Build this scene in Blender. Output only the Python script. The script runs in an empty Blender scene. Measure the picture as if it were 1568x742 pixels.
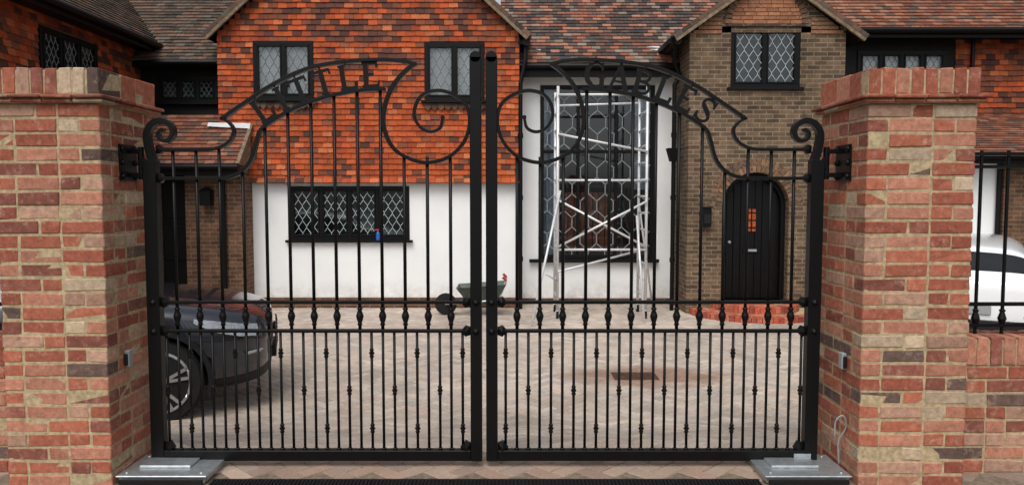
import bpy, math, random
from mathutils import Vector, Matrix
random.seed(7)
R = random.random
def U(a,b): return a+(b-a)*R()

# ---------------------------------------------------------------- camera model
F=1132.0; EYE=1.53; T=math.atan(71/1132.0); cT,sT=math.cos(T),math.sin(T)
def GX(px,py,Y):
    u=(px-784)/F; v=(371-py)/F
    return u*Y/(cT+v*sT)
def GZ(py,Y):
    v=(371-py)/F
    return EYE+Y*(-sT+v*cT)/(cT+v*sT)
def sstep(a,b,x):
    t=max(0,min(1,(x-a)/(b-a))); return t*t*(3-2*t)
def H(y):     # driveway falls gently towards the house
    if y<=4.25: return 0.0
    if y<6.4: return -0.40*sstep(4.1,6.6,y)
    return max(-0.40*sstep(4.1,6.6,y)-0.105*min(1,(y-6.4)/6.0),-0.505)

# ---------------------------------------------------------------- materials
def newmat(name):
    m=bpy.data.materials.new(name); m.use_nodes=True
    nt=m.node_tree; b=nt.nodes['Principled BSDF']; return m,nt,b
def N(nt,t,**k):
    n=nt.nodes.new(t)
    for a,b in k.items(): setattr(n,a,b)
    return n
def noise(nt,scale,detail=4,rough=.6,co='Object',vec=None):
    n=N(nt,'ShaderNodeTexNoise'); n.inputs['Scale'].default_value=scale
    n.inputs['Detail'].default_value=detail; n.inputs['Roughness'].default_value=rough
    if vec is None:
        tc=N(nt,'ShaderNodeNewGeometry'); vec=tc.outputs['Position']
    nt.links.new(vec,n.inputs['Vector']); return n.outputs['Fac']
def ramp(nt,fac,p):
    r=N(nt,'ShaderNodeValToRGB'); e=r.color_ramp.elements
    while len(e)<len(p): e.new(.5)
    for i,(q,c) in enumerate(p):
        e[i].position=q; e[i].color=(c,c,c,1) if not isinstance(c,tuple) else (*c,1)
    nt.links.new(fac,r.inputs[0]); return r.outputs[0]
def mix(nt,a,b,fac,mode='MIX'):
    m=N(nt,'ShaderNodeMix',data_type='RGBA',blend_type=mode)
    for s,i in ((a,6),(b,7)):
        if isinstance(s,tuple): m.inputs[i].default_value=(*s,1)
        else: nt.links.new(s,m.inputs[i])
    if isinstance(fac,(int,float)): m.inputs[0].default_value=fac
    else: nt.links.new(fac,m.inputs[0])
    return m.outputs[2]
def bump(nt,b,h,strength=.4,dist=.005):
    n=N(nt,'ShaderNodeBump'); n.inputs['Strength'].default_value=strength; n.inputs['Distance'].default_value=dist
    nt.links.new(h,n.inputs['Height']); nt.links.new(n.outputs[0],b.inputs['Normal'])
def simple(name,col,rough=.6,metal=0,ns=None,var=.25,spec=.5,bmp=0):
    m,nt,b=newmat(name)
    b.inputs['Roughness'].default_value=rough; b.inputs['Metallic'].default_value=metal
    b.inputs['Specular IOR Level'].default_value=spec
    f=noise(nt,ns or 8,5)
    c=mix(nt,tuple(x*(1-var) for x in col),tuple(min(1,x*(1+var)) for x in col),ramp(nt,f,[(.3,0.),(.7,1.)]))
    nt.links.new(c,b.inputs['Base Color'])
    if bmp: bump(nt,b,noise(nt,(ns or 8)*6,4),bmp,.004)
    return m
def attrmat(name,rough=.85,blotch=None,bamt=.5,bs=9,nv=.3,bmp=.6,thr=(.55,.72),dark=None):
    m,nt,b=newmat(name); b.inputs['Roughness'].default_value=rough
    b.inputs['Specular IOR Level'].default_value=.2
    a=N(nt,'ShaderNodeAttribute',attribute_name='Col')
    f=noise(nt,30,6,.7)
    v=ramp(nt,f,[(.25,1-nv),(.75,1+nv)])
    c=mix(nt,a.outputs['Color'],v,1.0,'MULTIPLY')
    if blotch:
        g=noise(nt,bs,7,.75)
        k=ramp(nt,g,[(thr[0],0.),(thr[1],bamt)])
        c=mix(nt,c,blotch,k)
    if dark:
        g=noise(nt,dark[1],8,.8)
        c=mix(nt,c,dark[0],ramp(nt,g,[(.28,dark[2]),(.42,0.)]))
    nt.links.new(c,b.inputs['Base Color'])
    bump(nt,b,noise(nt,90,6,.75),bmp,.004)
    return m
M={}
M['brick']=attrmat('reclaimed_brick',.92,(.58,.42,.32),.65,19,.4,1.0,(.53,.74),((.10,.05,.035),26,.75))
M['mortar']=simple('sand_mortar',(.42,.33,.20),.95,0,40,.35,.2,.6)
M['tile']=attrmat('clay_tile',.8,(.05,.035,.028),.6,3.0,.3,.5,(.50,.75))
M['rooft']=attrmat('roof_tile',.85,(.17,.15,.11),.5,5,.35,.6,(.52,.72))
M['black']=simple('black_gloss_paint',(.0028,.0028,.003),.45,0,20,.3,.22)
M['gate']=simple('black_powder_coat',(.0028,.003,.0032),.42,0,60,.3,.22)
M['blackwood']=simple('black_stained_timber',(.008,.0075,.007),.6,0,15,.3,.2)
m,nt,b=newmat('white_render'); b.inputs['Roughness'].default_value=.9
geo=N(nt,'ShaderNodeNewGeometry'); sep=N(nt,'ShaderNodeSeparateXYZ'); nt.links.new(geo.outputs['Position'],sep.inputs[0])
mr=N(nt,'ShaderNodeMapRange'); mr.inputs[1].default_value=-.35; mr.inputs[2].default_value=.02; mr.inputs[3].default_value=.6; mr.inputs[4].default_value=0
nt.links.new(sep.outputs[2],mr.inputs[0])
mm=N(nt,'ShaderNodeMath',operation='MULTIPLY'); nt.links.new(mr.outputs[0],mm.inputs[0]); nt.links.new(ramp(nt,noise(nt,5,6,.7),[(.35,0.),(.7,1.)]),mm.inputs[1])
c=mix(nt,(.87,.88,.88),(.81,.82,.82),ramp(nt,noise(nt,1.3,5),[(.35,0.),(.7,1.)]))
c=mix(nt,c,(.33,.27,.19),mm.outputs[0])
nt.links.new(c,b.inputs['Base Color']); bump(nt,b,noise(nt,60,5),.25,.004); M['white']=m
def housebrick(name,c1,c2,mo):
    m,nt,b=newmat(name); b.inputs['Roughness'].default_value=.9; b.inputs['Specular IOR Level'].default_value=.2
    geo=N(nt,'ShaderNodeNewGeometry'); sep=N(nt,'ShaderNodeSeparateXYZ'); nt.links.new(geo.outputs['Position'],sep.inputs[0])
    ad=N(nt,'ShaderNodeMath',operation='ADD'); nt.links.new(sep.outputs[0],ad.inputs[0]); nt.links.new(sep.outputs[1],ad.inputs[1])
    cb=N(nt,'ShaderNodeCombineXYZ'); nt.links.new(ad.outputs[0],cb.inputs[0]); nt.links.new(sep.outputs[2],cb.inputs[1])
    br=N(nt,'ShaderNodeTexBrick'); nt.links.new(cb.outputs[0],br.inputs['Vector'])
    br.inputs['Scale'].default_value=1; br.inputs['Brick Width'].default_value=.225; br.inputs['Row Height'].default_value=.075
    br.inputs['Mortar Size'].default_value=.008; br.inputs['Mortar Smooth'].default_value=.2; br.inputs['Bias'].default_value=-.1
    br.inputs['Color1'].default_value=(*c1,1); br.inputs['Color2'].default_value=(*c2,1); br.inputs['Mortar'].default_value=(*mo,1)
    v=ramp(nt,noise(nt,7,5,.7),[(.3,.65),(.7,1.3)])
    c=mix(nt,br.outputs['Color'],v,1,'MULTIPLY')
    c=mix(nt,c,ramp(nt,noise(nt,.8,4,.6),[(.3,.75),(.7,1.15)]),1,'MULTIPLY')
    nt.links.new(c,b.inputs['Base Color'])
    inv=N(nt,'ShaderNodeMath',operation='SUBTRACT'); inv.inputs[0].default_value=1; nt.links.new(br.outputs['Fac'],inv.inputs[1])
    bump(nt,b,inv.outputs[0],.6,.01); return m
M['hbrick']=housebrick('brown_brick',(.175,.115,.072),(.070,.048,.034),(.25,.20,.135))
M['hbrickr']=housebrick('red_brown_brick',(.17,.085,.05),(.08,.045,.033),(.2,.15,.1))
# glass
m,nt,b=newmat('window_glass')
nt.nodes.remove(b); out=nt.nodes['Material Output']
tr=N(nt,'ShaderNodeBsdfTransparent'); tr.inputs[0].default_value=(.88,.92,.92,1)
gl=N(nt,'ShaderNodeBsdfGlossy'); gl.inputs['Roughness'].default_value=.03; gl.inputs[0].default_value=(.9,.95,1,1)
fr=N(nt,'ShaderNodeFresnel'); fr.inputs[0].default_value=1.5
ad=N(nt,'ShaderNodeMath',operation='ADD'); ad.inputs[1].default_value=.04; nt.links.new(fr.outputs[0],ad.inputs[0])
ms=N(nt,'ShaderNodeMixShader'); nt.links.new(ad.outputs[0],ms.inputs[0]); nt.links.new(tr.outputs[0],ms.inputs[1]); nt.links.new(gl.outputs[0],ms.inputs[2])
nt.links.new(ms.outputs[0],out.inputs[0]); M['glass']=m
M['lead']=simple('lead_came',(.46,.52,.52),.55,0,20,.25)
M['leadw']=simple('bright_lead_came',(.13,.13,.13),.55,0,20,.25)
M['leadd']=simple('dull_lead_came',(.20,.235,.25),.55,0,20,.3)
M['skyrefl']=simple('painted_sky_reflection',(.82,.84,.86),.9,0,3,.12)  # pale colour stands in for sky reflected in the panes
M['curtain']=simple('grey_curtain',(.28,.34,.44),.9,0,6,.3)
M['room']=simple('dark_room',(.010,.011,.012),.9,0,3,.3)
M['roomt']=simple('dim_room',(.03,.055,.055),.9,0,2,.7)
M['alu']=simple('white_aluminium',(.66,.67,.68),.4,.25,20,.12)
M['galv']=simple('galvanised_steel',(.48,.52,.54),.38,.75,25,.2)
M['carglass']=simple('car_glass',(.008,.01,.012),.06,0,3,.2,.6)
M['tyre']=simple('tyre_rubber',(.010,.010,.010),.8,0,40,.3,.3)
M['alloy']=simple('alloy_wheel',(.45,.46,.47),.3,.8,40,.1)
M['trim']=simple('black_plastic',(.008,.008,.009),.55,0,40,.3,.3)
M['lamp']=simple('headlamp_lens',(.35,.38,.41),.08,.4,40,.3)
M['tail']=simple('tail_lamp',(.3,.01,.01),.15,0,40,.3)
M['grey']=simple('grey_plastic',(.30,.31,.32),.5,0,30,.1)
M['flash']=simple('lead_flashing',(.55,.57,.58),.6,0,6,.2)
M['red']=simple('red_rubber',(.40,.02,.015),.5,0,20,.2)
M['green']=simple('grey_green_tray',(.045,.065,.05),.5,0,20,.4)
M['blue']=simple('blue_plastic',(.02,.12,.5),.4,0,20,.2)
M['cement']=simple('verge_mortar',(.20,.15,.10),.9,0,14,.45,.2,.4)
M['warmglass']=simple('stained_glass',(.38,.07,.015),.2,0,30,.6)
M['kerb']=simple('concrete_kerb',(.28,.27,.25),.9,0,20,.2,.2,.4)
def carpaint(name,col,r=.25):
    m,nt,b=newmat(name); b.inputs['Base Color'].default_value=(*col,1); b.inputs['Roughness'].default_value=r
    b.inputs['Coat Weight'].default_value=1; b.inputs['Coat Roughness'].default_value=.04
    f=noise(nt,300,2); c=mix(nt,col,tuple(x*1.3 for x in col),f); nt.links.new(c,b.inputs['Base Color']); return m
M['navy']=carpaint('navy_car_paint',(.006,.009,.016)); M['carwhite']=carpaint('white_car_paint',(.74,.76,.77))
# paving
m,nt,b=newmat('block_paving'); b.inputs['Specular IOR Level'].default_value=.35
a=N(nt,'ShaderNodeAttribute',attribute_name='Col')
c=mix(nt,a.outputs['Color'],ramp(nt,noise(nt,.9,6,.65),[(.3,.74),(.7,1.2)]),1,'MULTIPLY')
c=mix(nt,c,ramp(nt,noise(nt,55,5,.7),[(.25,.78),(.75,1.22)]),1,'MULTIPLY')
c=mix(nt,c,(.17,.12,.09),ramp(nt,noise(nt,2.3,8,.8),[(.58,0.),(.75,.45)]))
geo=N(nt,'ShaderNodeNewGeometry'); mp=N(nt,'ShaderNodeMapping'); mp.inputs['Location'].default_value=(-1.5/1.0,-7.95/.55,0); mp.inputs['Scale'].default_value=(1/1.0,1/.55,0)
nt.links.new(geo.outputs['Position'],mp.inputs[0]); ln=N(nt,'ShaderNodeVectorMath',operation='LENGTH'); nt.links.new(mp.outputs[0],ln.inputs[0])
s=N(nt,'ShaderNodeMath',operation='ADD'); nt.links.new(ln.outputs['Value'],s.inputs[0])
q=N(nt,'ShaderNodeMath',operation='MULTIPLY'); q.inputs[1].default_value=1.1; nt.links.new(noise(nt,3.2,5,.65),q.inputs[0]); nt.links.new(q.outputs[0],s.inputs[1])
mr=N(nt,'ShaderNodeMapRange'); mr.inputs[1].default_value=1.1; mr.inputs[2].default_value=1.65; mr.inputs[3].default_value=.7; mr.inputs[4].default_value=0
nt.links.new(s.outputs[0],mr.inputs[0])
c=mix(nt,c,(.25,.12,.07),mr.outputs[0])
nt.links.new(c,b.inputs['Base Color'])
rr=N(nt,'ShaderNodeMapRange'); rr.inputs[3].default_value=.75; rr.inputs[4].default_value=.35; nt.links.new(mr.outputs[0],rr.inputs[0]); nt.links.new(rr.outputs[0],b.inputs['Roughness'])
bump(nt,b,noise(nt,120,4,.7),.35,.003); M['pave']=m
M['joint']=simple('jointing_sand',(.19,.15,.11),.95,0,30,.4,.2,.4)
m,nt,b=newmat('ground_mix'); b.inputs['Roughness'].default_value=.95
nt.links.new(mix(nt,(.045,.06,.025),(.09,.08,.05),ramp(nt,noise(nt,.6,8,.7),[(.4,0.),(.6,1.)])),b.inputs['Base Color']); M['ground']=m
M['asphalt']=simple('asphalt',(.05,.05,.052),.85,0,60,.35,.3,.5)

# ---------------------------------------------------------------- mesh builder
class MB:
    def __init__(s): s.v=[];s.f=[];s.m=[];s.c=[]
    def poly(s,pts,mat=0,col=(1,1,1)):
        n=len(s.v); s.v+= [tuple(p) for p in pts]; s.f.append(tuple(range(n,n+len(pts)))); s.m.append(mat); s.c.append(col)
    def faces(s,pts,fs,mat=0,col=(1,1,1)):
        n=len(s.v); s.v+=[tuple(p) for p in pts]
        for f in fs: s.f.append(tuple(n+i for i in f)); s.m.append(mat); s.c.append(col)
    def box(s,x0,x1,y0,y1,z0,z1,mat=0,col=(1,1,1),j=0):
        p=[(x0,y0,z0),(x1,y0,z0),(x1,y1,z0),(x0,y1,z0),(x0,y0,z1),(x1,y0,z1),(x1,y1,z1),(x0,y1,z1)]
        if j: p=[(a+U(-j,j),b_+U(-j,j),c_+U(-j,j)) for a,b_,c_ in p]
        s.faces(p,[(0,3,2,1),(4,5,6,7),(0,1,5,4),(1,2,6,5),(2,3,7,6),(3,0,4,7)],mat,col)
    def bar(s,p0,p1,w,d,n=(0,1,0),mat=0,col=(1,1,1)):
        s.sweep([p0,p1],w,d,n,mat,col)
    def sweep(s,pts,w,d,n=(0,1,0),mat=0,col=(1,1,1),taper=None):
        pts=[Vector(p) for p in pts]; n=Vector(n).normalized(); k=len(pts); rings=[]
        for i,p in enumerate(pts):
            t=(pts[min(i+1,k-1)]-pts[max(i-1,0)]).normalized()
            sd=t.cross(n).normalized(); ww=w*(taper(i/(k-1)) if taper else 1)
            rings.append([p+sd*ww/2+n*d/2,p-sd*ww/2+n*d/2,p-sd*ww/2-n*d/2,p+sd*ww/2-n*d/2])
        n0=len(s.v)
        for r in rings: s.v+=[tuple(q) for q in r]
        def add(f): s.f.append(f); s.m.append(mat); s.c.append(col)
        for i in range(k-1):
            a=n0+4*i
            for e in range(4):
                add((a+e,a+(e+1)%4,a+4+(e+1)%4,a+4+e))
        add((n0+3,n0+2,n0+1,n0)); e=n0+4*(k-1); add((e,e+1,e+2,e+3))
    def tube(s,pts,r,seg=8,mat=0,col=(1,1,1)):
        pts=[Vector(p) for p in pts]; k=len(pts); n0=len(s.v)
        for i,p in enumerate(pts):
            t=(pts[min(i+1,k-1)]-pts[max(i-1,0)]).normalized()
            ref=Vector((0,0,1)) if abs(t.z)<.9 else Vector((0,1,0))
            a=t.cross(ref).normalized(); b_=t.cross(a)
            rr=r[i] if isinstance(r,(list,tuple)) else r
            for q in range(seg):
                an=2*math.pi*q/seg; s.v.append(tuple(p+(a*math.cos(an)+b_*math.sin(an))*rr))
        def add(f): s.f.append(f); s.m.append(mat); s.c.append(col)
        for i in range(k-1):
            for q in range(seg):
                add((n0+i*seg+q,n0+i*seg+(q+1)%seg,n0+(i+1)*seg+(q+1)%seg,n0+(i+1)*seg+q))
        add(tuple(n0+q for q in reversed(range(seg)))); add(tuple(n0+(k-1)*seg+q for q in range(seg)))
    def lathe(s,c,prof,axis='z',seg=12,mat=0,col=(1,1,1)):
        c=Vector(c)
        ax={'z':Vector((0,0,1)),'y':Vector((0,1,0)),'x':Vector((1,0,0))}[axis]
        n0=len(s.v); a={'z':Vector((1,0,0)),'y':Vector((1,0,0)),'x':Vector((0,1,0))}[axis]; b_=ax.cross(a)
        for r,h in prof:
            for q in range(seg):
                an=2*math.pi*q/seg; s.v.append(tuple(c+ax*h+(a*math.cos(an)+b_*math.sin(an))*max(r,1e-4)))
        def add(f): s.f.append(f); s.m.append(mat); s.c.append(col)
        k=len(prof)
        for i in range(k-1):
            for q in range(seg):
                add((n0+i*seg+q,n0+i*seg+(q+1)%seg,n0+(i+1)*seg+(q+1)%seg,n0+(i+1)*seg+q))
        add(tuple(n0+q for q in reversed(range(seg)))); add(tuple(n0+(k-1)*seg+q for q in range(seg)))
    def done(s,name,mats,parent=None,smooth=False,bevel=0,loc=None):
        me=bpy.data.meshes.new(name); me.from_pydata(s.v,[],s.f)
        for m in mats: me.materials.append(M[m] if isinstance(m,str) else m)
        me.polygons.foreach_set('material_index',s.m)
        ca=me.color_attributes.new('Col','FLOAT_COLOR','CORNER'); arr=[]
        for f,c in zip(s.f,s.c): arr+= [c[0],c[1],c[2],1.0]*len(f)
        ca.data.foreach_set('color',arr)
        if smooth: me.polygons.foreach_set('use_smooth',[True]*len(s.f))
        me.update(); o=bpy.data.objects.new(name,me); bpy.context.scene.collection.objects.link(o)
        if parent: o.parent=parent
        if bevel:
            b=o.modifiers.new('bevel','BEVEL'); b.width=bevel; b.segments=1; b.limit_method='ANGLE'
        return o
def empty(name,loc=(0,0,0)):
    e=bpy.data.objects.new(name,None); e.location=loc; e.empty_display_size=.2; bpy.context.scene.collection.objects.link(e); return e
def catmull(P,n=8,closed=False):
    out=[]
    for i in range(len(P)-1):
        p0=Vector(P[max(i-1,0)]);p1=Vector(P[i]);p2=Vector(P[i+1]);p3=Vector(P[min(i+2,len(P)-1)])
        for k in range(n):
            t=k/n
            out.append(.5*((2*p1)+(-p0+p2)*t+(2*p0-5*p1+4*p2-p3)*t*t+(-p0+3*p1-3*p2+p3)*t**3))
    out.append(Vector(P[-1])); return out

# ================================================================= PILLARS
def bcol():
    r=R()
    if r<.26: c=(.38,.125,.075)
    elif r<.48: c=(.31,.095,.060)
    elif r<.68: c=(.43,.19,.125)
    elif r<.79: c=(.25,.09,.065)
    elif r<.89: c=(.42,.25,.175)
    elif r<.955: c=(.13,.085,.070)
    else: c=(.47,.36,.25)
    k=U(.8,1.15); return tuple(x*k for x in c)
def rowx(mb,x0,x1,y0,y1,z0,z1,odd,axis='x',jit=.003):
    L=(x1-x0) if axis=='x' else (y1-y0)
    ln=[.215,.1025,.215] if not odd else [.1025,.215,.215]
    if R()<.3: random.shuffle(ln)
    if L<.45: ln=[.215,.1025] if odd else [.1025,.215]
    if L>.7:
        ln=[]; t=0; q=odd
        while t<L: a=.215 if R()<.75 else .1025; ln.append(a); t+=a+.01
    tot=sum(ln)+.01*(len(ln)-1); k=L/tot if L<=.7 else 1; p=0
    for a in ln:
        e=min(p+a*k,L)
        if e-p<.02: break
        c=bcol(); dz=U(-.002,.002); dd=U(-.003,.003)
        if axis=='x': mb.box(x0+p,x0+e,y0+dd,y1,z0+dz,z1+dz,0,c,jit)
        else: mb.box(x0+(dd if x0<0 else 0),x1+dd,y0+p,y0+e,z0+dz,z1+dz,0,c,jit)
        p=e+.01*k
def pillar(name,x0,x1,y0,y1):
    mb=MB(); h=.075; n=27; D=.1025
    z=-.02
    for i in range(n):
        za=z+i*h+.006; zb=za+.063
        if i%2==0:
            rowx(mb,x0,x1,y0,y0+D,za,zb,i%4==0); rowx(mb,x0,x1,y1-D,y1,za,zb,i%4==0)
            rowx(mb,x0,x0+D,y0+D+.01,y1-D-.01,za,zb,0,'y'); rowx(mb,x1-D,x1,y0+D+.01,y1-D-.01,za,zb,0,'y')
        else:
            rowx(mb,x0,x0+D,y0,y1,za,zb,0,'y'); rowx(mb,x1-D,x1,y0,y1,za,zb,i%4==1,'y')
            rowx(mb,x0+D+.01,x1-D-.01,y0,y0+D,za,zb,1); rowx(mb,x0+D+.01,x1-D-.01,y1-D,y1,za,zb,1)
    zt=z+n*h
    for k,(pr) in enumerate((.035,.05)):
        za=zt+k*.022+.002; zb=za+.017
        for (a0,a1,b0,b1,ax) in ((x0-pr,x1+pr,y0-pr,y0+.1,'x'),(x0-pr,x1+pr,y1-.1,y1+pr,'x'),(x0-pr,x0+.1,y0+.1,y1-.1,'y'),(x1-.1,x1+pr,y0+.1,y1-.1,'y')):
            L=(a1-a0) if ax=='x' else (b1-b0); m=max(2,round(L/.165))
            for q in range(m):
                c=tuple(v*.8 for v in bcol()); s0=q*L/m+.002; s1=(q+1)*L/m-.002
                if ax=='x': mb.box(a0+s0,a0+s1,b0,b1,za,zb,0,c,.0015)
                else: mb.box(a0,a1,b0+s0,b0+s1,za,zb,0,c,.0015)
    zc=zt+.047; hh=.1325
    pr=.012
    X0,X1,Y0,Y1=x0-pr,x1+pr,y0-pr,y1+pr
    m=8; w=(X1-X0)/m
    for q in range(m):
        for (ya,yb) in ((Y0,Y0+.215),(Y1-.215,Y1)):
            mb.box(X0+q*w+.005,X0+(q+1)*w-.005,ya,yb,zc,zc+hh+U(-.004,.004),0,bcol(),.004)
    mb.box(X0+.004,X1-.004,Y0+.22,Y1-.22,zc,zc+hh,0,bcol())
    mb.box(x0+.003,x1-.003,y0+.003,y1-.003,-.1,zt,1)
    mb.box(x0-.02,x1+.02,y0-.02,y1+.02,zt,zt+.046,1)
    mb.box(X0+.006,X1-.006,Y0+.006,Y1-.006,zt+.046,zc+hh-.01,1)
    return mb.done(name,['brick','mortar'],None,bevel=.004)
YF,YB=3.84,4.41
pillar('gate_pillar',-2.675,-2.125,YF,YB)
pillar('gate_pillar',1.835,2.395,YF,YB)

# ================================================================= GATE
YG=4.12; XC=GX(741,400,YG)
def leaf(side,text):
    root=empty('driveway_gate',(XC,YG,0))
    def P(px,py):
        d=GX(px,py,YG)-XC     # measured on left leaf
        return Vector((d*(1 if side<0 else -1),0,GZ(py,YG)))
    def X_(px,py): return P(px,py).x
    zb=GZ(703,YG)
    fr=MB()
    xi=X_(729,400)
    zt_in=GZ(88,YG)
    def bx(xa,xb,z0,z1,d): fr.box(min(xa,xb),max(xa,xb),-d/2,d/2,z0,z1)
    bx(xi-.032,xi+.032,zb,zt_in,.06)
    fr.lathe((xi,0,zt_in-.002),[(.032,-.03),(.032,.03)],'y',20)
    xo_c=X_(236,400)
    bx(xo_c-.036,xo_c+.036,zb,GZ(245,YG),.06)
    bx(min(xi,xo_c)+.0325,max(xi,xo_c)-.0325,zb,zb+.06,.05)
    zr1=GZ(462,YG); zr2=GZ(506,YG)
    a,b_=min(xi,xo_c)+.0325,max(xi,xo_c)-.0325
    bx(a,b_,zr1-.009,zr1+.009,.035); bx(a,b_,zr2-.009,zr2+.009,.035)
    sc=catmull([P(*q) for q in ((236,250),(229,228),(226,206),(233,191),(247,185),(261,191),(266,204),(259,215),(248,214),(243,205),(249,199))],6)
    fr.sweep(sc,.034,.045,taper=lambda t:1.25-.8*t)
    fr.lathe(sc[-1],[(.012,-.02),(.012,.02)],'y',10)
    fr.done('frame',['gate'],root,bevel=.003)
    cv=MB()
    low=catmull([P(*q) for q in ((246,273),(300,273),(345,272),(370,263),(386,243),(394,215),(403,196),(440,172),(480,155),(520,144),(560,138),(590,137))],6)
    up=catmull([P(*q) for q in ((340,182),(375,158),(420,129),(470,106),(520,96),(580,92),(615,94),(638,99))],6)
    cv.sweep(low,.019,.04); cv.sweep(up,.019,.04)
    cv.sweep(catmull([P(*q) for q in ((246,229),(300,229),(328,228),(345,222),(356,211),(358,198),(350,187),(338,181))],6),.018,.04,taper=lambda t:1-.3*t)
    sp=catmull([P(*q) for q in ((636,98),(618,112),(600,135),(589,165),(588,195),(601,225),(625,242),(655,249),(688,240),(710,218),(719,190),(715,163),(698,147),(674,139),(650,144),(637,160),(635,180),(645,196),(660,202),(674,196),(678,180))],6)
    cv.sweep(sp,.020,.038,taper=lambda t:1.1-.35*t)
    cv.lathe(sp[-1],[(.012,-.02),(.012,.02)],'y',10)
    cv.done('scrollwork',['gate'],root,bevel=.002)
    br=MB(); x1=X_(690,350); x0=X_(268,350); nb=13; r=.0095
    def topz(x):
        best=None
        for S in (low,sp[:40] ):
            for i in range(len(S)-1):
                p,q=S[i],S[i+1]
                if (p.x-x)*(q.x-x)<=0 and abs(p.x-q.x)>1e-6:
                    z=p.z+(q.z-p.z)*(x-p.x)/(q.x-p.x)
                    best=z if best is None else min(best,z)
        return best or GZ(240,YG)
    def bulb(x,z,s=1.0):
        br.lathe((x,0,z),[(.009,-.055*s),(.016,-.048*s),(.011,-.038*s),(.019,-.012*s),(.022,.002*s),(.019,.014*s),(.011,.036*s),(.017,.046*s),(.009,.055*s)],'z',10)
    for i in range(nb):
        x=x0+(x1-x0)*i/(nb-1)
        zt=topz(x)
        if i<3: zt=GZ(229,YG)
        br.tube([(x,0,zr2),(x,0,zt)],r,8)
        bulb(x,(zr1+zr2)/2,.95)
    dx=(x1-x0)/(nb-1)/2; 
    for i in range(-1,2*nb):
        x=x0+dx*i
        if abs(x-xi)<.045 or abs(x-xo_c)<.045: continue
        br.tube([(x,0,zb+.05),(x,0,zr2)],.0078,8)
        def knot(z): br.lathe((x,0,z),[(.008,-.03),(.014,-.018),(.009,-.012),(.017,0),(.009,.012),(.014,.018),(.008,.03)],'z',8)
        if i%4==1: knot(GZ(540,YG)); knot(GZ(655,YG))
        elif i%4==3: knot(GZ(597,YG))
        br.lathe((x,0,zb+.06),[(.014,0),(.014,.006),(.008,.012)],'z',8)
    br.done('bars',['gate'],root,smooth=True)
    rs=MB()
    def leafb(e,z,s,dx_,dz_):
        rs.faces([(e,-.014,z-.022),(e+s*dx_*.5,-.02,z-dz_),(e+s*dx_,-.006,z),(e+s*dx_*.5,-.02,z+dz_),(e,-.014,z+.022),(e+s*dx_*.45,-.032,z),
                  (e,.014,z-.022),(e+s*dx_*.5,.02,z-dz_),(e+s*dx_,.006,z),(e+s*dx_*.5,.02,z+dz_),(e,.014,z+.022),(e+s*dx_*.45,.032,z)],
                 [(0,1,5),(1,2,5),(2,3,5),(3,4,5),(4,0,5),(7,6,11),(8,7,11),(9,8,11),(10,9,11),(6,10,11),(0,6,7,1),(1,7,8,2),(2,8,9,3),(3,9,10,4)])
    for xx,sg in ((xo_c,1 if side<0 else -1),(xi,-1 if side<0 else 1)):
        for z in (zr1,zr2):
            rs.lathe((xx,-.03,z),[(.005,-.014),(.012,-.010),(.020,0)],'y',8)
            leafb(xx+sg*.033,z,sg,.055,.03)
        leafb(xx+sg*.033,zb+.075,sg,.06,.035)
    for z in (GZ(229,YG),GZ(273,YG)):
        leafb(xo_c+(.033 if side<0 else -.033),z,1 if side<0 else -1,.045,.026)
    rs.done('rosettes',['gate'],root)
    hg=MB(); s=1 if side<0 else -1
    wall=(-2.125 if side<0 else 1.835)-XC
    for zc_ in (GZ(250,YG),):
        hg.lathe((xo_c-s*.055,0,zc_),[(.017,-.09),(.017,.09)],'z',12)
        xa,xb=sorted((wall+s*.001,wall+s*.010)); hg.box(xa,xb,-.11,.07,zc_-.10,zc_+.10)
        xa,xb=sorted((wall+s*.010,xo_c-s*.05)); 
        for dz in (-.065,.065): hg.box(xa,xb,-.02,.02,zc_+dz-.012,zc_+dz+.012)
        xa,xb=sorted((xo_c-s*.05,xo_c-s*.036)); hg.box(xa,xb,-.02,.02,zc_-.03,zc_+.03)
        for dy in (-.085,.045):
            for dz in (-.075,0,.075):
                hg.lathe((wall+s*.010,dy,zc_+dz),[(.018,0),(.018,.008),(.011,.016)] if s>0 else [(.011,-.016),(.018,-.008),(.018,0)],'x',8)
    hg.done('hinges',['gate'],root,bevel=.002)
    # lettering: heavy stems, lighter arms, small serifs
    lt=MB(); A_,B_,C_=.025,.016,.011
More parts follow.
